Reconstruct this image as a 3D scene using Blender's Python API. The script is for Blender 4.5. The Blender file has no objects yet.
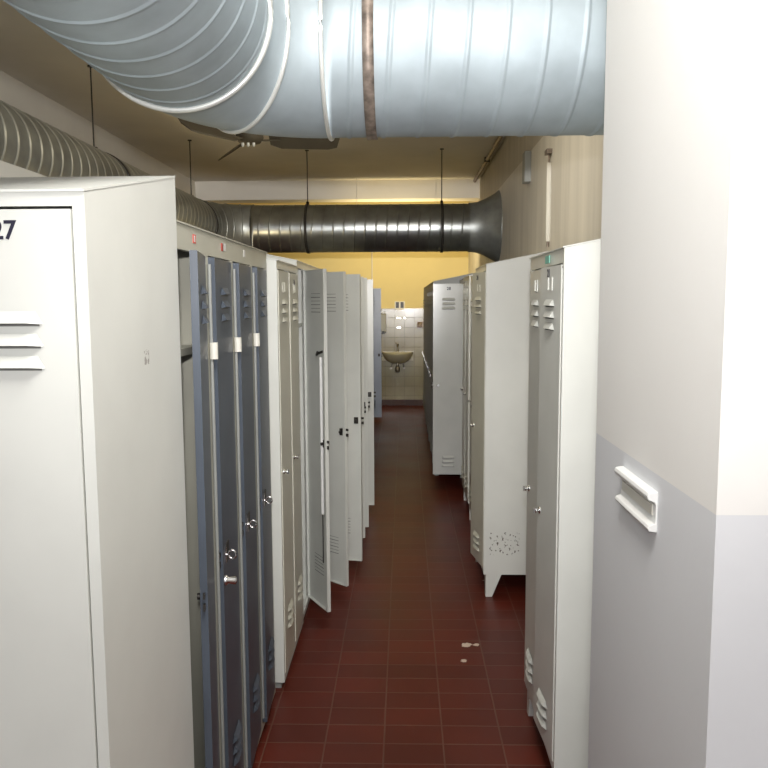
import bpy, math, random
from mathutils import Vector, Matrix
random.seed(7)
SC = bpy.context.scene
COL = SC.collection
EYE = 1.60
PI = math.pi

# ------------------------------------------------------------------ materials
def node_mat(name):
    m = bpy.data.materials.new(name); m.use_nodes = True
    nt = m.node_tree
    return m, nt, nt.nodes['Principled BSDF']

def paint(name, col, rough=.35, var=.04, metal=0.0, scale=6, bump=.0, spec=.5, coat=0):
    m, nt, b = node_mat(name)
    tc = nt.nodes.new('ShaderNodeTexCoord')
    n = nt.nodes.new('ShaderNodeTexNoise'); n.inputs['Scale'].default_value = scale; n.inputs['Detail'].default_value = 5
    nt.links.new(tc.outputs['Object'], n.inputs['Vector'])
    r = nt.nodes.new('ShaderNodeValToRGB')
    r.color_ramp.elements[0].position = .3; r.color_ramp.elements[1].position = .7
    r.color_ramp.elements[0].color = (*[max(0, c*(1-var*2)) for c in col], 1)
    r.color_ramp.elements[1].color = (*[min(1, c*(1+var)) for c in col], 1)
    nt.links.new(n.outputs['Fac'], r.inputs['Fac'])
    nt.links.new(r.outputs['Color'], b.inputs['Base Color'])
    b.inputs['Roughness'].default_value = rough; b.inputs['Metallic'].default_value = metal
    b.inputs['Specular IOR Level'].default_value = spec
    b.inputs['Coat Weight'].default_value = coat; b.inputs['Coat Roughness'].default_value = .12
    if bump:
        bp = nt.nodes.new('ShaderNodeBump'); bp.inputs['Strength'].default_value = bump; bp.inputs['Distance'].default_value = .002
        n2 = nt.nodes.new('ShaderNodeTexNoise'); n2.inputs['Scale'].default_value = 40
        nt.links.new(tc.outputs['Object'], n2.inputs['Vector'])
        nt.links.new(n2.outputs['Fac'], bp.inputs['Height']); nt.links.new(bp.outputs['Normal'], b.inputs['Normal'])
    return m

def chip_mat(name, base, lo, hi, thr=.56, scale=38, stain=(.12, .11, .09)):
    """paint with worn chips inside a box given in object coordinates"""
    m = base.copy(); m.name = name; nt = m.node_tree; b = nt.nodes['Principled BSDF']
    src = b.inputs['Base Color'].links[0].from_socket
    tc = [n for n in nt.nodes if n.type == 'TEX_COORD'][0]
    sep = nt.nodes.new('ShaderNodeSeparateXYZ'); nt.links.new(tc.outputs['Object'], sep.inputs[0])
    def M(op, a, c):
        k = nt.nodes.new('ShaderNodeMath'); k.operation = op
        for i, v in enumerate((a, c)):
            if isinstance(v, (int, float)): k.inputs[i].default_value = v
            else: nt.links.new(v, k.inputs[i])
        return k.outputs[0]
    acc = None
    for i in range(3):
        if lo[i] is None: continue
        for op, v in (('GREATER_THAN', lo[i]), ('LESS_THAN', hi[i])):
            t = M(op, sep.outputs[i], v); acc = t if acc is None else M('MULTIPLY', acc, t)
    n = nt.nodes.new('ShaderNodeTexNoise'); n.inputs['Scale'].default_value = scale; n.inputs['Detail'].default_value = 3
    nt.links.new(tc.outputs['Object'], n.inputs['Vector'])
    f = M('MULTIPLY', acc, M('GREATER_THAN', n.outputs['Fac'], thr))
    mx = nt.nodes.new('ShaderNodeMixRGB'); nt.links.new(f, mx.inputs[0]); nt.links.new(src, mx.inputs[1]); mx.inputs[2].default_value = (*stain, 1)
    nt.links.new(mx.outputs[0], b.inputs['Base Color'])
    return m

def band_mat(name, specs, rough=.7, var=.03, streak=0.0):
    """wall paint whose colour changes at given heights: specs = [(z_from, colour), ...] in world metres (objects sit at the origin)"""
    m, nt, b = node_mat(name)
    tc = nt.nodes.new('ShaderNodeTexCoord'); sep = nt.nodes.new('ShaderNodeSeparateXYZ'); nt.links.new(tc.outputs['Object'], sep.inputs[0])
    cur = None
    for z, c in specs:
        if cur is None:
            rgb = nt.nodes.new('ShaderNodeRGB'); rgb.outputs[0].default_value = (*c, 1); cur = rgb.outputs[0]; continue
        g = nt.nodes.new('ShaderNodeMath'); g.operation = 'GREATER_THAN'; g.inputs[1].default_value = z; nt.links.new(sep.outputs[2], g.inputs[0])
        mx = nt.nodes.new('ShaderNodeMixRGB'); nt.links.new(g.outputs[0], mx.inputs[0]); nt.links.new(cur, mx.inputs[1]); mx.inputs[2].default_value = (*c, 1)
        cur = mx.outputs[0]
    n = nt.nodes.new('ShaderNodeTexNoise'); n.inputs['Scale'].default_value = 3; n.inputs['Detail'].default_value = 6
    mp = nt.nodes.new('ShaderNodeMapping'); nt.links.new(tc.outputs['Object'], mp.inputs[0])
    if streak: mp.inputs['Scale'].default_value = (3, 3, .35)
    nt.links.new(mp.outputs[0], n.inputs['Vector'])
    r = nt.nodes.new('ShaderNodeValToRGB'); r.color_ramp.elements[0].position = .3; r.color_ramp.elements[1].position = .7
    lo = 1-var*2-streak; r.color_ramp.elements[0].color = (lo, lo, lo, 1); r.color_ramp.elements[1].color = (1, 1, 1, 1)
    nt.links.new(n.outputs['Fac'], r.inputs['Fac'])
    mul = nt.nodes.new('ShaderNodeMixRGB'); mul.blend_type = 'MULTIPLY'; mul.inputs[0].default_value = 1
    nt.links.new(cur, mul.inputs[1]); nt.links.new(r.outputs[0], mul.inputs[2])
    nt.links.new(mul.outputs[0], b.inputs['Base Color']); b.inputs['Roughness'].default_value = rough
    bp = nt.nodes.new('ShaderNodeBump'); bp.inputs['Strength'].default_value = .15; bp.inputs['Distance'].default_value = .004
    n2 = nt.nodes.new('ShaderNodeTexNoise'); n2.inputs['Scale'].default_value = 25; nt.links.new(tc.outputs['Object'], n2.inputs['Vector'])
    nt.links.new(n2.outputs['Fac'], bp.inputs['Height']); nt.links.new(bp.outputs['Normal'], b.inputs['Normal'])
    return m

def tile_mat(name, c1, c2, mortar, w, h, gap, off, axes, rough=.25, spots=None, bias=0, spec=.5):
    m, nt, b = node_mat(name)
    tc = nt.nodes.new('ShaderNodeTexCoord'); sep = nt.nodes.new('ShaderNodeSeparateXYZ'); nt.links.new(tc.outputs['Object'], sep.inputs[0])
    cmb = nt.nodes.new('ShaderNodeCombineXYZ')
    for i, a in enumerate(axes):
        ad = nt.nodes.new('ShaderNodeMath'); ad.operation = 'ADD'; ad.inputs[1].default_value = off[i]
        nt.links.new(sep.outputs[a], ad.inputs[0]); nt.links.new(ad.outputs[0], cmb.inputs[i])
    br = nt.nodes.new('ShaderNodeTexBrick'); nt.links.new(cmb.outputs[0], br.inputs['Vector'])
    br.offset = 0; br.squash = 1
    br.inputs['Color1'].default_value = (*c1, 1); br.inputs['Color2'].default_value = (*c2, 1); br.inputs['Mortar'].default_value = (*mortar, 1)
    br.inputs['Scale'].default_value = 1; br.inputs['Mortar Size'].default_value = gap; br.inputs['Mortar Smooth'].default_value = .2
    br.inputs['Brick Width'].default_value = w; br.inputs['Row Height'].default_value = h; br.inputs['Bias'].default_value = bias
    cur = br.outputs['Color']
    n = nt.nodes.new('ShaderNodeTexNoise'); n.inputs['Scale'].default_value = 2.2; n.inputs['Detail'].default_value = 6
    nt.links.new(tc.outputs['Object'], n.inputs['Vector'])
    r = nt.nodes.new('ShaderNodeValToRGB'); r.color_ramp.elements[0].position = .3; r.color_ramp.elements[1].position = .7
    r.color_ramp.elements[0].color = (.75, .75, .75, 1); r.color_ramp.elements[1].color = (1.1, 1.1, 1.1, 1)
    nt.links.new(n.outputs['Fac'], r.inputs['Fac'])
    mul = nt.nodes.new('ShaderNodeMixRGB'); mul.blend_type = 'MULTIPLY'; mul.inputs[0].default_value = 1
    nt.links.new(cur, mul.inputs[1]); nt.links.new(r.outputs[0], mul.inputs[2]); cur = mul.outputs[0]
    for (x, y, rad) in (spots or []):
        d = nt.nodes.new('ShaderNodeVectorMath'); d.operation = 'DISTANCE'; d.inputs[1].default_value = (x, y, 0)
        nz = nt.nodes.new('ShaderNodeTexNoise'); nz.inputs['Scale'].default_value = 60; nt.links.new(tc.outputs['Object'], nz.inputs['Vector'])
        nt.links.new(tc.outputs['Object'], d.inputs[0])
        k = nt.nodes.new('ShaderNodeMath'); k.operation = 'MULTIPLY_ADD'; k.inputs[1].default_value = rad*2.2; k.inputs[2].default_value = -rad*.1
        nt.links.new(nz.outputs['Fac'], k.inputs[0])
        g = nt.nodes.new('ShaderNodeMath'); g.operation = 'LESS_THAN'; nt.links.new(d.outputs['Value'], g.inputs[0]); nt.links.new(k.outputs[0], g.inputs[1])
        mx = nt.nodes.new('ShaderNodeMixRGB'); nt.links.new(g.outputs[0], mx.inputs[0]); nt.links.new(cur, mx.inputs[1]); mx.inputs[2].default_value = (.6, .5, .42, 1)
        cur = mx.outputs[0]
    nt.links.new(cur, b.inputs['Base Color'])
    rr = nt.nodes.new('ShaderNodeMapRange'); rr.inputs['To Min'].default_value = rough; rr.inputs['To Max'].default_value = rough+.18
    nt.links.new(n.outputs['Fac'], rr.inputs['Value']); nt.links.new(rr.outputs[0], b.inputs['Roughness'])
    bp = nt.nodes.new('ShaderNodeBump'); bp.invert = True; bp.inputs['Strength'].default_value = .5; bp.inputs['Distance'].default_value = .003
    nt.links.new(br.outputs['Fac'], bp.inputs['Height']); nt.links.new(bp.outputs['Normal'], b.inputs['Normal'])
    b.inputs['Specular IOR Level'].default_value = spec
    return m

M = {}
M['white'] = paint('locker_white_paint', (.72, .73, .69), .32, .02, spec=.5)
M['grey'] = paint('locker_grey_paint', (.72, .725, .68), .30, .03, spec=.5)
M['cream'] = paint('locker_cream_paint', (.52, .51, .43), .35, .04)
M['beige'] = paint('locker_beige_door_paint', (.66, .65, .56), .30, .03)
M['gloss'] = paint('locker_glossy_door_paint', (.52, .53, .51), .16, .03, coat=.6)
M['pale'] = paint('locker_pale_open_door_paint', (.66, .67, .63), .30, .03)
M['blue'] = paint('locker_blue_grey_paint', (.082, .098, .125), .33, .08, spec=.25)
M['far'] = paint('locker_shade_grey_paint', (.30, .31, .30), .5, .05)  # darker grey carries the shade of the unlit far right lockers
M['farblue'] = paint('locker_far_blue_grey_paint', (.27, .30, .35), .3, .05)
M['dark'] = paint('dark_opening', (.012, .012, .012), .8, .1)
M['slot'] = paint('louvre_slot_grey', (.17, .17, .16), .8, .1)
M['black'] = paint('black_plastic', (.015, .015, .017), .4, .1)
M['ink'] = paint('number_ink', (.015, .013, .035), .5, .1)
M['chrome'] = paint('chrome', (.75, .75, .75), .2, .05, metal=1)
M['iron'] = paint('dark_iron', (.06, .055, .05), .5, .15, metal=.6)
M['plastic'] = paint('ivory_plastic', (.75, .73, .66), .4, .02)
M['whiteplastic'] = paint('white_plastic', (.78, .78, .77), .4, .02)
M['red'] = paint('red_sticker', (.65, .10, .08), .5, .05)
M['teal'] = paint('teal_tape', (.20, .52, .42), .5, .05)
M['paper'] = paint('white_paper', (.75, .73, .70), .6, .03)
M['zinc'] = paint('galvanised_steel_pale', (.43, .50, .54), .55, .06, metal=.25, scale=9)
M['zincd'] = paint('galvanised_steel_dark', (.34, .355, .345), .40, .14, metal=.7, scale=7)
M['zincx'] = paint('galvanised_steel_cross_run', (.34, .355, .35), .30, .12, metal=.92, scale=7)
M['seam'] = paint('galvanised_seam', (.80, .81, .78), .35, .05, metal=.4)
M['seamd'] = paint('galvanised_seam_dull', (.42, .42, .37), .4, .05, metal=.5)
M['rust'] = paint('stained_collar', (.33, .27, .23), .5, .3, metal=.5, scale=30)
M['ceramic'] = paint('sink_ceramic', (.42, .39, .27), .15, .02)
M['brass'] = paint('old_tap_metal', (.22, .2, .15), .35, .1, metal=.8)
M['ceiling'] = paint('ceiling_paint', (.76, .72, .64), .85, .05, scale=1.2)
M['wallL'] = band_mat('left_wall_paint', [(0, (.76, .73, .66))])
M['wallR'] = band_mat('right_wall_paint', [(0, (.80, .76, .69)), (2.735, (.58, .53, .45))], streak=.10)  # greyer tone from the upper height to the ceiling
M['wallB'] = band_mat('back_wall_yellow_paint', [(0, (.74, .62, .29))])
M['pier'] = band_mat('pier_paint', [(0, (.76, .77, .80)), (1.242, (.90, .885, .86))], var=.01)
M['fan'] = paint('dark_fan_metal', (.10, .085, .06), .6, .1)
M['floor'] = tile_mat('red_floor_tiles', (.115, .018, .010), (.090, .015, .009), (.13, .055, .038), .215, .1225, .003,
                      (-.354+.215*40+.0018, -3.26+.1225*60+.0018), (0, 1), .30, spec=.22, spots=[(.285, 3.46, .022), (.33, 3.462, .014), (.262, 3.30, .012), (.45, 4.3, .006)])
M['tiles'] = tile_mat('cream_wall_tiles', (.20, .175, .085), (.19, .165, .08), (.14, .12, .065), .15, .15, .003, (20*.15, 3), (0, 2), .12)
M['skirt'] = tile_mat('brown_skirting_tiles', (.05, .016, .009), (.04, .014, .009), (.06, .04, .03), .215, .3, .003, (10.1, 3.1), (0, 2), .5)

# ------------------------------------------------------------------ mesh builder
class MB:
    def __init__(s): s.v = []; s.f = []; s.m = []; s.s = []
    def add(s, vs, fs, mi=0, smooth=False):
        o = len(s.v); s.v += [tuple(v) for v in vs]
        for f in fs: s.f.append(tuple(i+o for i in f)); s.m.append(mi); s.s.append(smooth)
    def box(s, x0, x1, y0, y1, z0, z1, mi=0):
        s.hexa([(x0, y0, z0), (x1, y0, z0), (x1, y1, z0), (x0, y1, z0)], [(x0, y0, z1), (x1, y0, z1), (x1, y1, z1), (x0, y1, z1)], mi)
    def hexa(s, b, t, mi=0):
        s.add(list(b)+list(t), [(3, 2, 1, 0), (4, 5, 6, 7), (0, 1, 5, 4), (1, 2, 6, 5), (2, 3, 7, 6), (3, 0, 4, 7)], mi)
    def lathe(s, prof, axis='z', c=(0, 0, 0), n=24, mi=0, caps=True):
        """prof = [(r, h), ...] around an axis"""
        vs = []
        for r, h in prof:
            for k in range(n):
                a = 2*PI*k/n; p, q = r*math.cos(a), r*math.sin(a)
                d = {'z': (p, q, h), 'y': (p, h, q), 'x': (h, p, q)}[axis]
                vs.append((c[0]+d[0], c[1]+d[1], c[2]+d[2]))
        fs = []
        for i in range(len(prof)-1):
            for k in range(n):
                fs.append((i*n+k, i*n+(k+1) % n, (i+1)*n+(k+1) % n, (i+1)*n+k))
        s.add(vs, fs, mi, True)
        if caps:
            o = [tuple(v) for v in vs]
            s.add(o[:n], [tuple(range(n))], mi); s.add(o[-n:], [tuple(range(n))], mi)
    def rod(s, a, b, r, n=10, mi=0):
        s.tube([a, b], r, n, mi)
    def tube(s, pts, r, n=10, mi=0, closed=False):
        P = [Vector(p) for p in pts]; vs = []; up = Vector((0, 0, 1)); N = len(P)
        for i, p in enumerate(P):
            if closed: t = P[(i+1) % N]-P[i-1]
            else: t = P[min(i+1, N-1)]-P[max(i-1, 0)]
            t.normalize()
            u = t.cross(up)
            if u.length < .05: u = t.cross(Vector((0, 1, 0)))
            u.normalize(); w = u.cross(t)
            for k in range(n):
                a = 2*PI*k/n; vs.append(p+r*(math.cos(a)*u+math.sin(a)*w))
        fs = []
        R = N if closed else N-1
        for i in range(R):
            for k in range(n):
                fs.append((i*n+k, i*n+(k+1) % n, ((i+1) % N)*n+(k+1) % n, ((i+1) % N)*n+k))
        s.add(vs, fs, mi, True)
        if not closed:
            s.add(vs[:n], [tuple(range(n))], mi); s.add(vs[-n:], [tuple(range(n))], mi)
    def mesh(s, name, mats, bevel=0):
        me = bpy.data.meshes.new(name); me.from_pydata(s.v, [], s.f)
        for m in mats: me.materials.append(m)
        me.polygons.foreach_set('material_index', s.m); me.polygons.foreach_set('use_smooth', s.s)
        import bmesh
        bm = bmesh.new(); bm.from_mesh(me); bmesh.ops.recalc_face_normals(bm, faces=bm.faces); bm.to_mesh(me); bm.free()
        me.update(); return me
    def build(s, name, mats, parent=None, loc=(0, 0, 0), rot=0, bevel=0):
        if not isinstance(mats, (list, tuple)): mats = [mats]
        return link(name, s.mesh(name, mats), parent, loc, rot, bevel)

def link(name, me, parent=None, loc=(0, 0, 0), rot=0, bevel=0):
    o = bpy.data.objects.new(name, me); COL.objects.link(o)
    o.location = loc; o.rotation_euler = (0, 0, rot)
    if parent: o.parent = parent
    if bevel:
        b = o.modifiers.new('bevel', 'BEVEL'); b.width = bevel; b.segments = 2; b.limit_method = 'ANGLE'; b.angle_limit = math.radians(40)
    return o

def thing(name, label, cat, loc=(0, 0, 0), rot=0, group=None):
    o = bpy.data.objects.new(name, None); COL.objects.link(o); o.empty_display_size = .1
    o.location = loc; o.rotation_euler = (0, 0, rot)
    return tag(o, label, cat, group)
def tag(o, label, cat, group=None):
    o['label'] = label; o['category'] = cat
    if group: o['group'] = group
    return o
def struct(name, mb, mats):
    o = mb.build(name, mats); o['kind'] = 'structure'; return o

def text_part(txt, size, mat, parent, loc, rot_e, name='number', bold=.0):
    cu = bpy.data.curves.new('text', 'FONT'); cu.body = txt; cu.size = size; cu.extrude = .0004; cu.offset = bold
    cu.align_x = 'CENTER'; cu.align_y = 'CENTER'
    t = bpy.data.objects.new('text', cu); COL.objects.link(t)
    dg = bpy.context.evaluated_depsgraph_get()
    me = bpy.data.meshes.new_from_object(t.evaluated_get(dg)); me.name = name
    bpy.data.objects.remove(t); me.materials.clear(); me.materials.append(mat)
    o = bpy.data.objects.new(name, me); COL.objects.link(o); o.parent = parent; o.location = loc; o.rotation_euler = rot_e
    return o

# ------------------------------------------------------------------ lockers
CW = .30          # width of one compartment
PO = .034         # post width
DW = CW-PO-.011   # door leaf
def louvre(mb, xc, z, w=.115, h=.021, d=.013, mi=0, mslot=1):
    a, b = xc-w/2, xc+w/2; e = .022
    # tapered hood: flush at the top, standing out at the bottom, ends sloped
    vs = [(a+e*.5, -.0025, z+h/2), (b-e*.5, -.0025, z+h/2), (a+e, -d, z-h/2+.002), (b-e, -d, z-h/2+.002), (a, -.0005, z-h/2), (b, -.0005, z-h/2)]
    mb.add(vs, [(0, 1, 3, 2), (0, 2, 4), (1, 5, 3)], mi)
    mb.add([vs[2], vs[3], vs[5], vs[4]], [(0, 1, 2, 3)], mslot)
    mb.box(a+.006, b-.006, -.0012, -.0002, z-h/2-.003, z-h/2+.0005, mslot)
def door_mesh(key, h, zl_top, zl_bot, lw=.115, cache={}):
    k = (key, round(h, 3), round(zl_top, 3), round(zl_bot, 3), lw)
    if k in cache: return cache[k]
    w = DW; T = .018; mb = MB()
    mb.box(-w, 0, 0, .0012, 0, h)
    mb.box(-w, -w+.0012, .0012, T, 0, h); mb.box(-.0012, 0, .0012, T, 0, h)
    mb.box(-w+.0012, -.0012, .0012, T, 0, .0012); mb.box(-w+.0012, -.0012, .0012, T, h-.0012, h)
    mb.box(-w+.0012, -w+.016, T-.0012, T, .0012, h-.0012); mb.box(-.016, -.0012, T-.0012, T, .0012, h-.0012)
    for zc in (zl_top, zl_bot):
        for k3 in (-1, 0, 1):
            z = zc+k3*.036; louvre(mb, -w/2, z, lw)
            # slot seen from the inside
            mb.box(-w/2-lw/2+.004, -w/2+lw/2-.004, .0012, .0020, z-.0115, z-.0085, 1)
            mb.box(-w/2-lw/2+.004, -w/2+lw/2-.004, .0012, .0018, z+.007, z+.009, 1)
    me = mb.mesh('door', [M[key], M['slot']]); cache[k] = me; return me
def cached(name, fn, mats, cache={}):
    k = (name, tuple(m.name for m in mats))
    if k not in cache:
        mb = MB(); fn(mb); cache[k] = mb.mesh(name, mats)
    return cache[k]
def f_knob(mb):
    mb.lathe([(.011, 0), (.011, -.003), (.006, -.004), (.006, -.010), (.009, -.011), (.009, -.015), (.005, -.017)], 'y', n=16)
    mb.box(-.0025, .0025, -.022, -.014, -.009, .009)
def f_hasp(mb):
    mb.box(-.012, .012, -.003, 0, -.022, .022)
    mb.rod((0, 0, 0), (0, -.008, 0), .005, 10)
    pts = [(0, -.019+.011*math.cos(a), .001+.012*math.sin(a)) for a in [2*PI*i/14 for i in range(14)]]
    mb.tube(pts, .0028, 8, closed=True)
def f_case(mb):
    mb.box(-.013, .013, .0, .014, -.018, .018); mb.box(-.045, -.02, .004, .009, -.022, -.006); mb.box(-.045, -.02, .004, .009, .008, .02); mb.rod((.0, .016, 0), (0, .026, 0), .008, 10)
def f_holder(mb):
    for s in (-1, 1):
        mb.hexa([(s*.024-.003, -.0005, -.02), (s*.024+.003, -.0005, -.02), (s*.024+.003, .0002, -.02), (s*.024-.003, .0002, -.02)],
                [(s*.024-.003, -.0005, .02), (s*.024+.003, -.0005, .02), (s*.024+.003, .0002, .02), (s*.024-.003, .0002, .02)])
        mb.box(s*.024-.0025, s*.024+.0025, -.0022, 0, -.019, .019)
    mb.box(-.0245, .0245, -.002, 0, -.022, -.019)
def f_hook(mb):
    mb.tube([(0, 0, .02), (0, .02, .015), (0, .03, -.005), (0, .045, -.01), (0, .05, .01)], .003, 8)
def f_leg(mb):
    # folded tapered leg, outer corner at the origin, top at z=0 going down one unit
    mb.hexa([(0, 0, -1), (.032, 0, -1), (.032, .035, -1), (0, .035, -1)], [(0, 0, 0), (.07, 0, 0), (.07, .085, 0), (0, .085, 0)])

def locker(label, loc, rot, n, H=1.78, zb=.05, D=.5, rise=.10, body='grey', door='beige', angles=None, number=None, plinth=True,
           group=None, lt=-.195, lb=.27, lock=.907, knob='knob', lw=.115, bodymat=None, simple=False, hd=.03):
    W = n*CW; t = thing('locker', label, 'locker', loc, rot, group); mb = MB(); bm_ = bodymat or M[body]
    top = H; T = .0015
    def side(x0, x1):
        vs = []
        for x in (x0, x1):
            vs += [(x, 0, zb), (x, D, zb), (x, D, top+rise), (x, 0, top)]
        mb.add(vs, [(0, 1, 2, 3), (7, 6, 5, 4), (0, 4, 5, 1), (1, 5, 6, 2), (2, 6, 7, 3), (3, 7, 4, 0)])
    side(0, T); side(W-T, W)
    for k in range(1, n): side2 = mb.box(k*CW-T/2, k*CW+T/2, .02, D-T, zb+T, top-.03)
    mb.box(T, W-T, D-T, D, zb, top+rise-T)                      # back sheet
    mb.box(T, W-T, .001, D-T, zb, zb+T)                          # floor sheet
    e = .012                                                     # sloping roof with a folded lip
    mb.hexa([(-.001, -.004, top), (W+.001, -.004, top), (W+.001, D+.001, top+rise), (-.001, D+.001, top+rise)],
            [(-.001, -.004, top+.004), (W+.001, -.004, top+.004), (W+.001, D+.001, top+rise+.004), (-.001, D+.001, top+rise+.004)])
    mb.box(T, W-T, 0, .015, top-hd, top)                         # header
    mb.box(T, W-T, 0, .015, zb+T, zb+.028)                       # bottom rail
    for k in range(n+1):                                         # front posts
        a = max(T, k*CW-PO/2) if k else T; b = min(W-T, k*CW+PO/2)
        if k == 0: b = PO/2+.003
        if k == n: a = W-PO/2-.003
        mb.box(a, b, 0, .015, zb+.028, top-hd)
    o = mb.build('body', bm_, t)
    if not simple:
        for k in range(n):                                       # hat shelves
            s = MB(); s.box(k*CW+.004, (k+1)*CW-.004, .02, D-.005, top-.30, top-.297); s.box(k*CW+.004, (k+1)*CW-.004, .018, .020, top-.315, top-.297)
            s.build('shelf', bm_, t)
    if plinth:
        p = MB(); p.box(.012, W-.012, .016, D-.01, 0, zb); p.build('plinth', M['far'], t)
    else:
        for (x, y, sx, sy) in ((0.003, .012, 1, 1), (W-.003, .012, -1, 1), (.003, D-.005, 1, -1), (W-.003, D-.005, -1, -1)):
            l = MB(); l.hexa([(x, y, 0), (x+sx*.032, y, 0), (x+sx*.032, y+sy*.035, 0), (x, y+sy*.035, 0)],
                             [(x, y, zb), (x+sx*.07, y, zb), (x+sx*.07, y+sy*.085, zb), (x, y+sy*.085, zb)]); l.build('leg', bm_, t)
    z0 = zb+.031; h = top-hd-.005-z0
    for k in range(n):
        ang = (angles or [0]*n)[k]
        hx = (k+1)*CW-PO/2-.0055
        dk = door if isinstance(door, str) else door[k]
        d = link('door', door_mesh(dk, h, top+lt-z0, lb-z0, lw), t, (hx, -.003, z0), math.radians(ang))
        lk = lock-z0
        link('knob' if knob == 'knob' else 'hasp', cached(knob, f_knob if knob == 'knob' else f_hasp, [M['chrome']]), d, (-DW+.040, 0, lk))
        if simple: continue
        link('lock_case', cached('lock_case', f_case, [M['iron']]), d, (-DW+.03, .0014, lk))
        if lw < .15 and dk != 'blue': link('label_holder', cached('label_holder', f_holder, [M[dk]]), d, (-DW/2, 0, top+lt-z0+.095))
        if number and number[k]:
            s = number[k] if isinstance(number[k], tuple) else (number[k], .034, -DW/2, top-.075-z0)
            text_part(s[0], s[1], M['ink'], d, (s[2], -.0008, s[3]), (PI/2, 0, 0), bold=.0008)
    return t

R90 = PI/2
# the near locker facing the camera
L27 = locker('white locker numbered 27 facing the camera, one door front beside the row of open doors', (-1.11, 1.2385, 0), 0, 2, H=1.776, zb=.125, plinth=False,
             body='white', door='white', number=[None, ('27', .042, -.109, 1.715-.156)], lt=-.236, lb=.28, lw=.15, hd=.022,
             bodymat=chip_mat('locker_white_paint_chipped', M['white'], (.55, .255, 1.478), (.65, .283, 1.508), .50, 90, (.33, .31, .28)))
# open, blue-doored locker
U1 = locker('cream locker with four dark blue-grey doors standing ajar and stickers on its header', (-.525, 1.752, 0), R90, 4, H=1.784, zb=.03, hd=.06,
            body='cream', door='blue', angles=[10.5, 3, 3.2, 3], knob='hasp', lock=.885, lt=-.19, lb=.27)
for k, (sx, sz, m) in enumerate(((.185, 1.757, 'red'), (.481, 1.757, 'red'), (.505, 1.758, 'paper'), (.79, 1.758, 'paper'))):
    s = MB(); w = (.013, .012, .02, .012)[k]; s.box(sx-w, sx+w, -.0012, -.0002, sz-.011, sz+.011)
    s.build('sticker', M[m], U1)['label'] = 'red sticker' if m == 'red' else 'white paper sticker'
s = MB(); s.box(.18, .19, -.0016, -.0004, 1.75, 1.765); s.build('sticker', M['paper'], U1)
for k in (1, 2, 3):                                            # lock rods with sleeves standing on the posts
    x = k*CW+.001; s = MB(); s.rod((x, -.007, .09), (x, -.007, 1.70), .0045, 10); r = s.build('lock_rod', M['far'], U1)
    s = MB(); s.lathe([(.011, 1.448), (.011, 1.492)], 'z', (x, -.013, 0), 14); s.build('sleeve', M['plastic'], r)
dd = [c for c in U1.children if c.name.startswith('door')]
bpy.data.objects.remove([c for c in dd[0].children if c.name.startswith('hasp')][0])
s = MB(); s.lathe([(.014, 0), (.014, -.006), (.009, -.01), (.012, -.03), (.004, -.034)], 'y', (-DW+.022, 0, .755), 16); s.build('knob', M['chrome'], dd[1])
for d in dd[1:]:
    s = MB(); s.box(-DW+.045, -DW+.085, -.003, 0, .80, .855); s.build('lock_plate', M['iron'], d)

# left row, beige-grey
cl = 'grey lockers of the left row'
U2 = locker('pale grey locker with two closed doors between the blue doors and the open ones', (-.50, 3.03, 0), R90, 2, H=1.76, zb=.03, body='white', door='beige', number=[None, '30'])
U3 = locker('left-row locker whose near door hangs half open showing its locking rod', (-.505, 3.633, 0), R90, 2, H=1.79, zb=.03, door='pale', angles=[31, 50])
U4 = locker('left-row locker with both doors swung square into the aisle', (-.505, 4.235, 0), R90, 2, H=1.79, zb=.03, door='pale', angles=[78, 113])
U5 = locker('left-row locker with near door open and far door shut', (-.505, 4.837, 0), R90, 2, H=1.79, zb=.03, door='pale', angles=[100, 0])
U6 = locker('left-row locker with the most distant door reaching into the aisle', (-.49, 5.439, 0), R90, 2, H=1.795, zb=.03, door='pale', angles=[93, 0])
for i in range(6):
    locker('closed grey locker in the left row beyond the open doors', (-.505, 6.041+.602*i, 0), R90, 2, H=1.79, zb=.03, door='pale', group='closed lockers beyond the open doors of the left row')
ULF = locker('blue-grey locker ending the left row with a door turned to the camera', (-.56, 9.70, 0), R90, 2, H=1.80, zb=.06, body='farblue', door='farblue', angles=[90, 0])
# locking rod on the inside of the half-open door
d = [c for c in U3.children if c.name.startswith('door')][0]
s = MB(); s.rod((-DW+.045, .016, .49), (-DW+.045, .016, 1.27), .0085, 12); s.build('rod_cover', M['whiteplastic'], d)
s = MB(); s.rod((-DW+.045, .016, .24), (-DW+.045, .016, .49), .003, 8); s.build('lock_rod', M['iron'], d)

s = MB(); s.tube([(-DW+.02, .014, 1.30), (-DW+.045, .03, 1.29), (-DW+.075, .024, 1.28), (-DW+.085, .014, 1.295)], .006, 8); s.build('rod_hook', M['iron'], d)
# right row
L21 = locker('white locker numbered 21 beside the near white pier, teal tape on its rim', (.464, 2.276+.6, 0), -R90, 2, H=1.752, zb=.125, plinth=False, body='white', door='grey',
             angles=[0, 3.5], number=[None, ('21', .034, -.15, 1.752-.068-.156)], lt=-.195, lb=.265, hd=.042)
s = MB(); s.box(.33, .40, -.0065, -.0042, 1.718, 1.742); s.build('tape', M['teal'], L21)['label'] = 'teal tape'
s = MB(); s.box(.012, .588, -.0008, .0, 1.695, 1.7005); s.build('header_gap', M['slot'], L21)
M['scr'] = chip_mat('locker_white_paint_scratched', M['white'], (.55, .03, .235), (.65, .19, .36), .60, 75)
L84 = locker('white locker with scuffed side panel and splayed feet in the right row', (.425, 4.05+.6, 0), -R90, 2, H=1.786, zb=.125, plinth=False, body='white', door='beige',
             angles=[0, 10], hd=.03, lt=-.21, number=[None, ('24', .034, -.15, 1.786-.062-.156)], bodymat=M['scr'])
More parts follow.
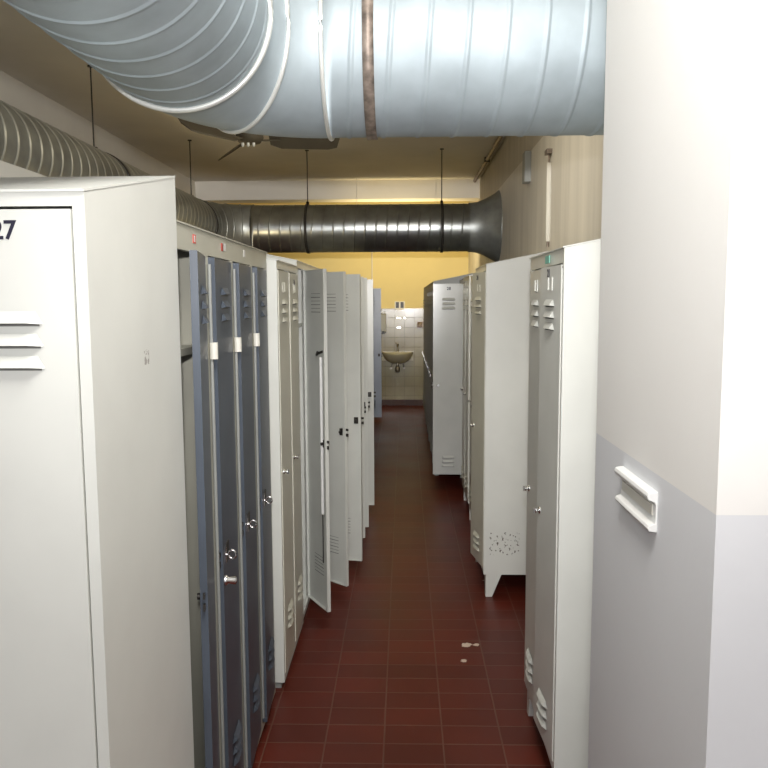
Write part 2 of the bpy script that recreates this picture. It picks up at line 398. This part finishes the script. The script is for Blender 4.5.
R2 = locker('closed right-row locker directly behind the scuffed white one', (.462, 5.42, 0), -R90, 2, H=1.765, zb=.125, plinth=False, door='beige')
R3 = locker('closed right-row locker just before the glossy open door', (.462, 6.12, 0), -R90, 2, H=1.775, zb=.125, plinth=False, door='beige')
R4 = locker('right-row locker with its glossy door opened square across the aisle', (.492, 6.92, 0), -R90, 2, D=.46, H=1.775, zb=.125, plinth=False, door='gloss', angles=[0, 90], number=[None, '28'])
for i in range(6):
    a = 'farthest of the' if i == 5 else None
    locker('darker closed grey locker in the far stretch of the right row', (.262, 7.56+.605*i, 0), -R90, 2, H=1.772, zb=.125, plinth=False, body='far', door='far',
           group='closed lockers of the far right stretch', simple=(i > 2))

# ------------------------------------------------------------------ ducts
def sweep_spiral(path, r, pitch, mats, n=56, ridge=.005, spiral=True, phase=0):
    """round duct along a polyline (horizontal path) with a raised spiral seam; path = function s -> (pos, tangent), total length L"""
    fn, L = path; mb = MB(); rows = []
    offs = [0, .035, .07, .105, .13, .17, .6, .96]; s0 = []
    k = 0
    while k*pitch < L+pitch:
        for o in offs: s0.append(((k+o)*pitch, .03 < o < .12))
        k += 1
    s0 = [q for q in s0]
    for (sv, rd) in s0:
        row = []
        for j in range(n+1):
            ph = 2*PI*j/n; sj = sv-(pitch*j/n if spiral else 0); sj = min(max(sj, 0), L)
            p, t = fn(sj); t = Vector(t).normalized(); nn = t.cross(Vector((0, 0, 1))); rr = r+(ridge if rd else 0)
            a = ph+phase
            row.append(Vector(p)+rr*(math.cos(a)*Vector((0, 0, 1))+math.sin(a)*nn))
        rows.append((row, rd))
    vs = [v for row, _ in rows for v in row]; N = n+1
    body = []; seam = []
    for i in range(len(rows)-1):
        tgt = seam if (rows[i][1] or rows[i+1][1]) and (i % len(offs)) in (0, 1, 2, 3) else body
        for j in range(n): tgt.append((i*N+j, i*N+j+1, (i+1)*N+j+1, (i+1)*N+j))
    o = len(mb.v); mb.v += [tuple(v) for v in vs]
    for f in body: mb.f.append(f); mb.m.append(0); mb.s.append(True)
    for f in seam: mb.f.append(f); mb.m.append(1); mb.s.append(True)
    me = bpy.data.meshes.new('duct'); me.from_pydata(mb.v, [], mb.f)
    for m in mats: me.materials.append(m)
    me.polygons.foreach_set('material_index', mb.m); me.polygons.foreach_set('use_smooth', mb.s); me.update()
    return me
def straight(a, b):
    a, b = Vector(a), Vector(b); L = (b-a).length; t = (b-a)/L
    return (lambda s: (a+t*s, t)), L
def arc(c, R, a0, a1, z):
    L = abs(a1-a0)*R
    def fn(s):
        a = a0+(a1-a0)*s/L; sg = 1 if a1 > a0 else -1
        return (Vector((c[0]+R*math.cos(a), c[1]+R*math.sin(a), z)), Vector((-math.sin(a)*sg, math.cos(a)*sg, 0)))
    return fn, L
ZC = EYE+.752; RD = .245
duct = thing('ventilation_duct', 'long dark spiral duct running along the left wall and across the room above the lockers', 'duct', (-2.06, 4, 0))
def under(o, root):
    o.parent = root; o.matrix_parent_inverse = Matrix.Translation(-Vector(root.location)); return o
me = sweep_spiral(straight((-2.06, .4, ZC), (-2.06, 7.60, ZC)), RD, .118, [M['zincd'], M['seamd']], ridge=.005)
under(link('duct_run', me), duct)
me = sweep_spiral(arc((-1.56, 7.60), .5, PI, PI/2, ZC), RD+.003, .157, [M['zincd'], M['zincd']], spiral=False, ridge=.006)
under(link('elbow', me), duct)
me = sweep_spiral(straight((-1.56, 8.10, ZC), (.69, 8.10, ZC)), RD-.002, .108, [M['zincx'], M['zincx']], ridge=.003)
under(link('cross_run', me), duct)
mb = MB(); prof = [(RD+.004, .66), (RD+.006, .70), (RD+.014, .75), (RD+.035, .81), (RD+.07, .88), (RD+.10, .93), (RD+.122, .955), (RD+.126, .959), (RD+.126, .964)]
mb.lathe(prof, 'x', (0, 8.10, ZC), 56, caps=False); under(mb.build('wall_funnel', M['zincd']), duct)
for (x, y, ax) in ((-1.0, 8.1, 'x'), (.385, 8.1, 'x'), (-2.06, 5.2, 'y'), (-2.06, 7.55, 'y'), (-2.06, 2.9, 'y')):
    mb = MB(); c = (x, y, ZC); q = {'x': (x, 0, 0), 'y': (0, y, 0)}[ax]
    cc = (0, y, ZC) if ax == 'x' else (x, 0, ZC); h0 = x if ax == 'x' else y
    mb.lathe([(RD+.002, h0-.013), (RD+.009, h0-.013), (RD+.009, h0+.013), (RD+.002, h0+.013)], ax, cc, 48, caps=False)
    for sg in (-1, 1):
        if ax == 'x': mb.box(x-.013, x+.013, y-.02+sg*.0, y+.02, ZC+RD+.002, ZC+RD+.03)
        else: mb.box(x-.02, x+.02, y-.013, y+.013, ZC+RD+.002, ZC+RD+.03)
    st = under(mb.build('strap', M['iron']), duct)
    mb = MB(); mb.rod((x, y, ZC+RD+.02), (x, y, 3.149), .005, 8); mb.lathe([(.02, 3.14), (.02, 3.149)], 'z', (x, y, 0), 12)
    ro = mb.build('hanger_rod', M['iron']); ro.parent = st; ro.matrix_parent_inverse = duct.matrix_world.inverted() @ Matrix.Identity(4)
    ro.matrix_parent_inverse = Matrix.Identity(4)

near = thing('ventilation_duct', 'large pale galvanised duct overhead nearest the camera, bending at its left end', 'duct', (0, 2.55, 0))
YN = 2.56; ZN = EYE+.785; RN = .253
me = sweep_spiral(straight((-.24, YN, ZN), (.964, YN, ZN)), RN, .112, [M['zinc'], M['zinc']], ridge=.003, n=72)
under(link('duct_run', me), near)
for j, (a0, a1) in enumerate(((PI/2, PI*.75), (PI*.75, PI))):    # two gores of the bend
    fn, L = arc((-.24, YN-.38), .38, a0, a1, ZN); me = sweep_spiral((fn, L), RN+.001, L/3.999, [M['zinc'], M['zinc']], spiral=False, ridge=0, n=72)
    under(link('bend_segment', me), near)
me = sweep_spiral(straight((-.62, YN-.38, ZN), (-.62, -.9, ZN)), RN, .118, [M['zinc'], M['zinc']], ridge=.003, n=72)
under(link('duct_run', me), near)
for (a, w) in ((PI/2, .007), (PI*.75, .007), (PI, .009)):          # bright standing seams of the bend
    c = Vector((-.24+.38*math.cos(a), YN-.38+.38*math.sin(a), ZN)); t = Vector((-math.sin(a), math.cos(a), 0)); nn = t.cross(Vector((0, 0, 1)))
    pts = [c+(RN+.004)*(math.cos(p)*Vector((0, 0, 1))+math.sin(p)*nn) for p in [2*PI*i/72 for i in range(72)]]
    mb = MB(); mb.tube(pts, w, 8, closed=True); under(mb.build('seam_ring', M['seam']), near)
mb = MB(); mb.lathe([(RN+.001, -.121), (RN+.008, -.121), (RN+.008, -.088), (RN+.001, -.088)], 'x', (0, YN, ZN), 72, caps=False); under(mb.build('joint_collar', M['rust']), near)
mb = MB(); mb.rod((.4625, YN, ZN+RN-.01), (.4625, YN, 3.149), .006); under(mb.build('hanger_rod', M['iron']), near)
mb = MB(); mb.lathe([(RN+.002, .95), (RN+.007, .95), (RN+.007, .975), (RN+.002, .975)], 'y', (-.62, 0, ZN), 72, caps=False)
mb.rod((-.62, .9625, ZN+RN), (-.62, .9625, 3.149), .006); under(mb.build('strap', M['iron']), near)

# ------------------------------------------------------------------ ceiling fan
fan = thing('ceiling_fan', 'dark three-bladed ceiling fan seen just under the near duct', 'fan', (-1.0, 5.1, EYE+1.035))
mb = MB(); mb.lathe([(.02, .12), (.05, .11), (.085, .06), (.09, .02), (.07, -.01), (.03, -.02)], 'z', (0, 0, 0), 28); mb.build('motor', M['fan'], fan)
mb = MB(); mb.rod((0, 0, .1), (0, 0, 3.149-EYE-1.035), .012, 12); mb.lathe([(.02, .455), (.06, .50), (.06, .514)], 'z', (0, 0, 0), 24); mb.build('down_rod', M['fan'], fan)
for k in range(3):
    a = 2*PI*k/3-.02; mb = MB(); ca, sa = math.cos(a), math.sin(a)
    def P(r, w, z): return (r*ca-w*sa, r*sa+w*ca, z)
    out = [(.13, .03), (.2, .055), (.5, .065), (.56, .055), (.585, .0), (.56, -.055), (.5, -.065), (.2, -.055), (.13, -.03)]
    n = len(out); vs = [P(r, w, .012+w*-.8) for r, w in out]+[P(r, w, .004+w*-.8) for r, w in out]
    mb.add(vs, [tuple(range(n)), tuple(range(2*n-1, n-1, -1))]+[(i, i+n, (i+1) % n+n, (i+1) % n) for i in range(n)])
    mb.hexa([P(.06, -.015, 0), P(.2, -.015, 0), P(.2, .015, 0), P(.06, .015, 0)], [P(.06, -.015, .006), P(.2, -.015, .006), P(.2, .015, .006), P(.06, .015, .006)])
    b = mb.build('blade', M['fan'], fan)
for k in range(3):
    mb = MB(); x = -.035+.035*k; mb.lathe([(.009, -.02), (.011, -.035), (.006, -.045)], 'z', (x, -.05, .0), 12); mb.build('nut', M['seam'], fan)

# ------------------------------------------------------------------ sink and back wall fittings
YB = 11.80
sink = thing('wash_basin', 'pale washbasin hung on the tiled end wall', 'washbasin', (-.107, YB, .83))
mb = MB(); n = 28; rows = []
def basin_ring(w, d, z, back=0):
    out = []
    for i in range(n+1):
        a = PI*i/n; out.append((w*math.cos(a), -back-d*math.sin(a)**.8, z))
    return out
for (w, d, z) in ((.10, .16, -.17), (.15, .24, -.15), (.205, .34, -.10), (.235, .40, -.03), (.24, .41, .0), (.235, .405, .005), (.21, .37, .0), (.19, .33, -.05), (.12, .22, -.11), (.03, .14, -.125)):
    rows.append(basin_ring(w, d, z))
vs = [v for r in rows for v in r]; N = n+1
fs = [(i*N+j, i*N+j+1, (i+1)*N+j+1, (i+1)*N+j) for i in range(len(rows)-1) for j in range(n)]
mb.add(vs, fs, 0, True); mb.add(rows[0], [tuple(range(N))]); mb.box(-.24, .24, -.075, 0, -.13, .008)
mb.build('basin', M['ceramic'], sink)
mb = MB(); mb.lathe([(.02, .008), (.017, .015), (.014, .09), (.018, .1), (.018, .125)], 'z', (0, -.05, 0), 14)
mb.tube([(0, -.05, .08), (0, -.09, .10), (0, -.14, .095), (0, -.15, .07)], .011, 10); mb.rod((-.03, -.05, .13), (.03, -.05, .13), .008); mb.build('tap', M['brass'], sink)
mb = MB(); mb.rod((0, -.2, -.12), (0, -.2, -.22), .02, 12); mb.lathe([(.02, -.30), (.035, -.29), (.035, -.22), (.02, -.21)], 'z', (0, -.2, 0), 16)
mb.tube([(0, -.2, -.24), (0, -.12, -.25), (0, -.06, -.24), (0, 0, -.24)], .017, 10); mb.build('drain_trap', M['brass'], sink)
for sx in (-1, 1):
    mb = MB(); mb.tube([(sx*.10, -.006, -.26), (sx*.10, -.04, -.25), (sx*.085, -.06, -.18), (sx*.03, -.06, -.02)], .007, 8); mb.lathe([(.015, -.05), (.015, -.02)], 'y', (sx*.10, 0, -.25), 12)
    mb.build('supply_hose', M['brass'], sink)

mb = MB(); mb.box(-.077, .077, -.012, 0, -.055, .055); so = mb.build('twin_socket', M['plastic'], loc=(-.073, YB, EYE-.058), bevel=.002)
tag(so, 'dark double socket above the washbasin', 'socket')
for sx in (-.036, .036):
    q = MB(); q.box(sx-.024, sx+.024, -.016, -.0121, -.045, .045); q.build('socket_insert', M['black'], so, bevel=.003)
mb = MB(); mb.box(-.055, .055, -.004, -.0005, -.012, .012); tag(mb.build('paper_label', M['paper'], loc=(-.073, YB-.008, EYE-.125)), 'small white label stuck right below the double socket', 'label')
for (x, z, w) in ((-.09, -.255, .03), (.0, -.255, .016), (-.09, -.40, .03)):
    mb = MB(); mb.box(-w, w, -.01, 0, -.008, .008); mb.rod((0, -.01, 0), (0, -.03, .006), .004)
    tag(mb.build('wall_hook', M['chrome'], loc=(x, YB-.009, EYE+z)), {(-.09, -.255): 'wide hook plate on the tiles below the double socket', (.0, -.255): 'small hook on the tiles right of the wide upper hook plate', (-.09, -.40): 'lower hook plate on the tiles between tap and socket'}[(x, z)], 'hook')
t = thing('soap_dispenser', 'dark grey dispenser on the tiles left of the washbasin', 'dispenser', (-.325, YB-.009, EYE-.33))
mb = MB(); mb.hexa([(-.045, -.09, -.13), (.045, -.09, -.13), (.045, 0, -.15), (-.045, 0, -.15)], [(-.045, -.07, .13), (.045, -.07, .13), (.045, 0, .15), (-.045, 0, .15)]); mb.build('housing', M['far'], t, bevel=.006)
mb = MB(); mb.box(-.02, .02, -.11, -.085, -.16, -.12); mb.build('push_lever', M['black'], t, bevel=.003)
t = thing('cup_holder', 'small brown holder on the tiles right of the washbasin', 'holder', (.235, YB-.009, EYE-.36))
mb = MB(); mb.box(-.04, .04, -.09, 0, -.012, .0); mb.lathe([(.032, -.03), (.036, .045), (.033, .045), (.029, -.025)], 'z', (0, -.05, 0), 18, caps=False); mb.lathe([(.03, -.03), (.03, -.028)], 'z', (0, -.05, 0), 18); mb.build('cup', M['rust'], t)
mb = MB(); mb.box(-.05, .05, -.006, 0, -.05, .05); mb.build('back_plate', M['rust'], t)
mb = MB(); mb.rod((-.491, YB-.012, EYE-.11), (-.491, YB-.012, 3.0), .009); mb.tube([(-.491, YB-.012, EYE-.11), (-.3, YB-.012, EYE-.112), (-.15, YB-.012, EYE-.112)], .009)
tag(mb.build('cable_conduit', M['ceiling']), 'thin cable conduit down the yellow end wall to the double socket', 'conduit')

# ------------------------------------------------------------------ right wall fittings
c = thing('cable_conduit', 'ivory vertical conduit on the beige wall above locker 21', 'conduit', (.965, 5.22, 1.6))
mb = MB(); mb.box(-.028, -.001, -.018, .018, .39, .90); mb.build('duct_cover', M['plastic'], c, bevel=.002)
mb = MB(); mb.rod((-.012, 0, .355), (-.012, 0, .40), .008); mb.build('lower_pipe', M['rust'], c)
mb = MB(); mb.box(-.035, -.001, -.045, .045, .955, .985); mb.rod((-.014, 0, .9), (-.014, 0, .96), .006); mb.build('top_bracket', M['rust'], c)
mb = MB(); mb.box(.915, .964, 6.02, 6.14, EYE+.90, EYE+1.13); tag(mb.build('wall_shadow_block', M['far'], bevel=.004), 'small box for a shadow on the right wall left of the ivory conduit', 'shadow stand-in')  # dark box built in place of a shadow on the wall
mb = MB(); mb.rod((.90, 2.9, 3.125), (.90, YB-.01, 3.125), .02, 12); p = mb.build('ceiling_pipe', M['rust']); tag(p, 'dark pipe along the ceiling at the right wall', 'pipe')
for y in (4.2, 6.4, 8.6, 10.8):
    mb = MB(); mb.box(.87, .93, y-.015, y+.015, 3.10, 3.149); mb.build('pipe_clip', M['iron'], p)

# short white moulded grip on the pier
rail = thing('wall_rail', 'short white profiled rail fixed on the grey dado of the pier', 'rail', (.52, 1.69, EYE-.436))
mb = MB(); prof = [(0, -.042), (-.022, -.040), (-.026, -.034), (-.022, -.028), (-.008, -.024), (-.005, -.012), (-.005, .014), (-.010, .022), (-.026, .026), (-.030, .034), (-.026, .041), (-.012, .044), (0, .044)]
n = len(prof); prof = [(x*.75, z) for x, z in prof]; vs = [(x, -.128, z) for x, z in prof]+[(x, .124, z) for x, z in prof]
mb.add(vs, [tuple(range(n)), tuple(range(2*n-1, n-1, -1))]+[(i, i+n, (i+1) % n+n, (i+1) % n) for i in range(n)])
mb.build('profile', M['whiteplastic'], rail, bevel=.0015)
mb = MB(); mb.box(-.0065, -.003, -.11, .11, -.010, .012); mb.build('inlay', M['plastic'], rail)

# ------------------------------------------------------------------ lamp over the wash area (hidden behind the cross duct)
lamp = thing('strip_light', 'hanging fluorescent strip light behind the cross duct', 'light', (-.1, 9.9, 2.42))
mb = MB(); mb.box(-.62, .62, -.05, .05, .0, .05); mb.build('housing', M['whiteplastic'], lamp, bevel=.004)
mt = bpy.data.materials.new('lit_tube'); mt.use_nodes = True; b = mt.node_tree.nodes['Principled BSDF']
b.inputs['Emission Color'].default_value = (1, .80, .42, 1); b.inputs['Emission Strength'].default_value = 4
mb = MB(); mb.lathe([(.013, -.60), (.013, .60)], 'x', (0, 0, -.02), 16); mb.build('tube', mt, lamp)
for x in (-.5, .5):
    mb = MB(); mb.rod((x, 0, .05), (x, 0, .729), .003, 6); mb.build('chain', M['plastic'], lamp)

# ------------------------------------------------------------------ the room
X0, X1, H3 = -2.70, .965, 3.15
mb = MB(); mb.box(X0-.1, 2.6, -3.6, YB+.1, -.1, 0); struct('floor', mb, M['floor'])
mb = MB(); mb.box(X0-.1, 2.6, -3.6, YB+.1, H3, H3+.1); struct('ceiling', mb, M['ceiling'])
mb = MB(); mb.box(X0-.1, X0, -3.6, YB+.1, 0, H3); struct('wall_left', mb, M['wallL'])
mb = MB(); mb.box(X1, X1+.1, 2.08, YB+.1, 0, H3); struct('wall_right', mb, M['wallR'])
mb = MB(); mb.box(X0, X1, YB, YB+.1, 0, H3); struct('wall_back', mb, M['wallB'])
mb = MB(); mb.box(X0, X1, YB-.008, YB, .09, 1.49); struct('trim_1', mb, M['tiles'])
mb = MB(); mb.box(X0, X1, YB-.014, YB, 0, .09); struct('baseboard_back', mb, M['skirt'])
mb = MB(); mb.box(.52, 2.6, 1.27, 2.08, 0, H3); o = struct('wall_pier', mb, M['pier'])
mb = MB(); mb.box(2.5, 2.6, -3.6, 1.27, 0, H3); struct('wall_entrance', mb, M['wallL'])
mb = MB(); mb.box(-1.14, -1.04, 1.80, 10.9, 0, EYE+.366); struct('wall_partition', mb, M['pier'] if False else M['wallL'])

mb = MB(); mb.box(X0, X1, 10.1, 10.4, EYE+1.31, H3); struct('trim_2', mb, M['ceiling'])

# ------------------------------------------------------------------ lights
def nodes_light(L, kind, strength, const=0):
    L.use_nodes = True; nt = L.node_tree; em = nt.nodes['Emission']; fo = nt.nodes.new('ShaderNodeLightFalloff'); fo.inputs['Strength'].default_value = strength
    fc = nt.nodes.new('ShaderNodeLightFalloff'); fc.inputs['Strength'].default_value = const
    ad = nt.nodes.new('ShaderNodeMath'); ad.operation = 'ADD'
    nt.links.new(fo.outputs[kind], ad.inputs[0]); nt.links.new(fc.outputs['Constant'], ad.inputs[1]); nt.links.new(ad.outputs[0], em.inputs['Strength'])
FL = bpy.data.lights.new('flash', 'SPOT'); FL.energy = 36; FL.spot_size = math.radians(118); FL.spot_blend = 1; FL.shadow_soft_size = .03; FL.color = (1, .98, .97)
nodes_light(FL, 'Linear', 1.0, .22)
fl = bpy.data.objects.new('flash', FL); COL.objects.link(fl); fl.location = (.0, -.05, EYE+.19); fl.rotation_euler = (math.radians(90+20), 0, math.radians(1))
AL = bpy.data.lights.new('rear_fill_light', 'AREA'); AL.shape = 'RECTANGLE'; AL.size = 3.6; AL.size_y = 1.6; AL.energy = 60; AL.color = (.95, .98, 1)  # unseen soft fill added behind the camera to raise the ambient level
al = bpy.data.objects.new('rear_fill_light', AL); COL.objects.link(al); al.location = (-.2, -3.3, 1.5); al.rotation_euler = (math.radians(90), 0, 0)
al.rotation_euler = (math.radians(-90), 0, PI)
OL = bpy.data.lights.new('overhead_fill', 'AREA'); OL.shape = 'RECTANGLE'; OL.size = .5; OL.size_y = 1.0; OL.energy = 64; OL.color = (1, .97, .92)  # added out-of-view fill overhead, brightens the aisle-facing sides
ol = bpy.data.objects.new('overhead_fill', OL); COL.objects.link(ol); ol.location = (.05, .7, 3.08); ol.rotation_euler = (math.radians(14), 0, 0)
PL = bpy.data.lights.new('aisle_fill', 'AREA'); PL.shape = 'RECTANGLE'; PL.size = .3; PL.size_y = 1.2; PL.energy = 16; PL.color = (1, .90, .70)  # added fill, out of sight behind the near duct, lifts the locker fronts
pl = bpy.data.objects.new('aisle_fill', PL); COL.objects.link(pl); pl.location = (.0, 4.4, 3.05)
SL = bpy.data.lights.new('warm_side_fill', 'POINT'); SL.energy = 15; SL.color = (1, .80, .46); SL.shadow_soft_size = .12  # invented warm fill hidden behind the partition, tints ceiling and upper walls
sl = bpy.data.objects.new('warm_side_fill', SL); COL.objects.link(sl); sl.location = (-1.7, 6.3, 1.72)
BL = bpy.data.lights.new('strip_light_glow', 'AREA'); BL.shape = 'RECTANGLE'; BL.size = 1.2; BL.size_y = .05; BL.energy = 24; BL.color = (1, .80, .42)
bl = bpy.data.objects.new('strip_light_glow', BL); COL.objects.link(bl); bl.location = (-.1, 9.96, 2.42); bl.rotation_euler = (math.radians(96), 0, 0)
w = bpy.data.worlds.new('world'); SC.world = w; w.use_nodes = True; w.node_tree.nodes['Background'].inputs[0].default_value = (.8, .85, 1, 1); w.node_tree.nodes['Background'].inputs[1].default_value = .25

# ------------------------------------------------------------------ camera
f, pt, yw, rl = 770, .1070, .027, -.0049
def ray(u, v):
    c, s = math.cos(-rl), math.sin(-rl); u, v = c*u-s*v, s*u+c*v
    x, y, z = u/f, 1, -v/f
    c, s = math.cos(pt), math.sin(pt); y, z = c*y+s*z, -s*y+c*z
    c, s = math.cos(yw), math.sin(yw); x, y = c*x-s*y, s*x+c*y
    return Vector((x, y, z))
F = ray(0, 0).normalized(); R = (ray(100, 0)-ray(0, 0)).normalized(); U = R.cross(F)
cd = bpy.data.cameras.new('camera'); cam = bpy.data.objects.new('camera', cd); COL.objects.link(cam)
cam.matrix_world = Matrix(((R.x, U.x, -F.x, 0), (R.y, U.y, -F.y, 0), (R.z, U.z, -F.z, EYE), (0, 0, 0, 1)))
cd.sensor_width = 36; cd.lens = 36*f/768; cd.clip_start = .05
SC.camera = cam
SC.view_settings.view_transform = 'Standard'; SC.view_settings.look = 'None'; SC.view_settings.exposure = 0; SC.view_settings.gamma = 1
SC.view_settings.use_curve_mapping = False
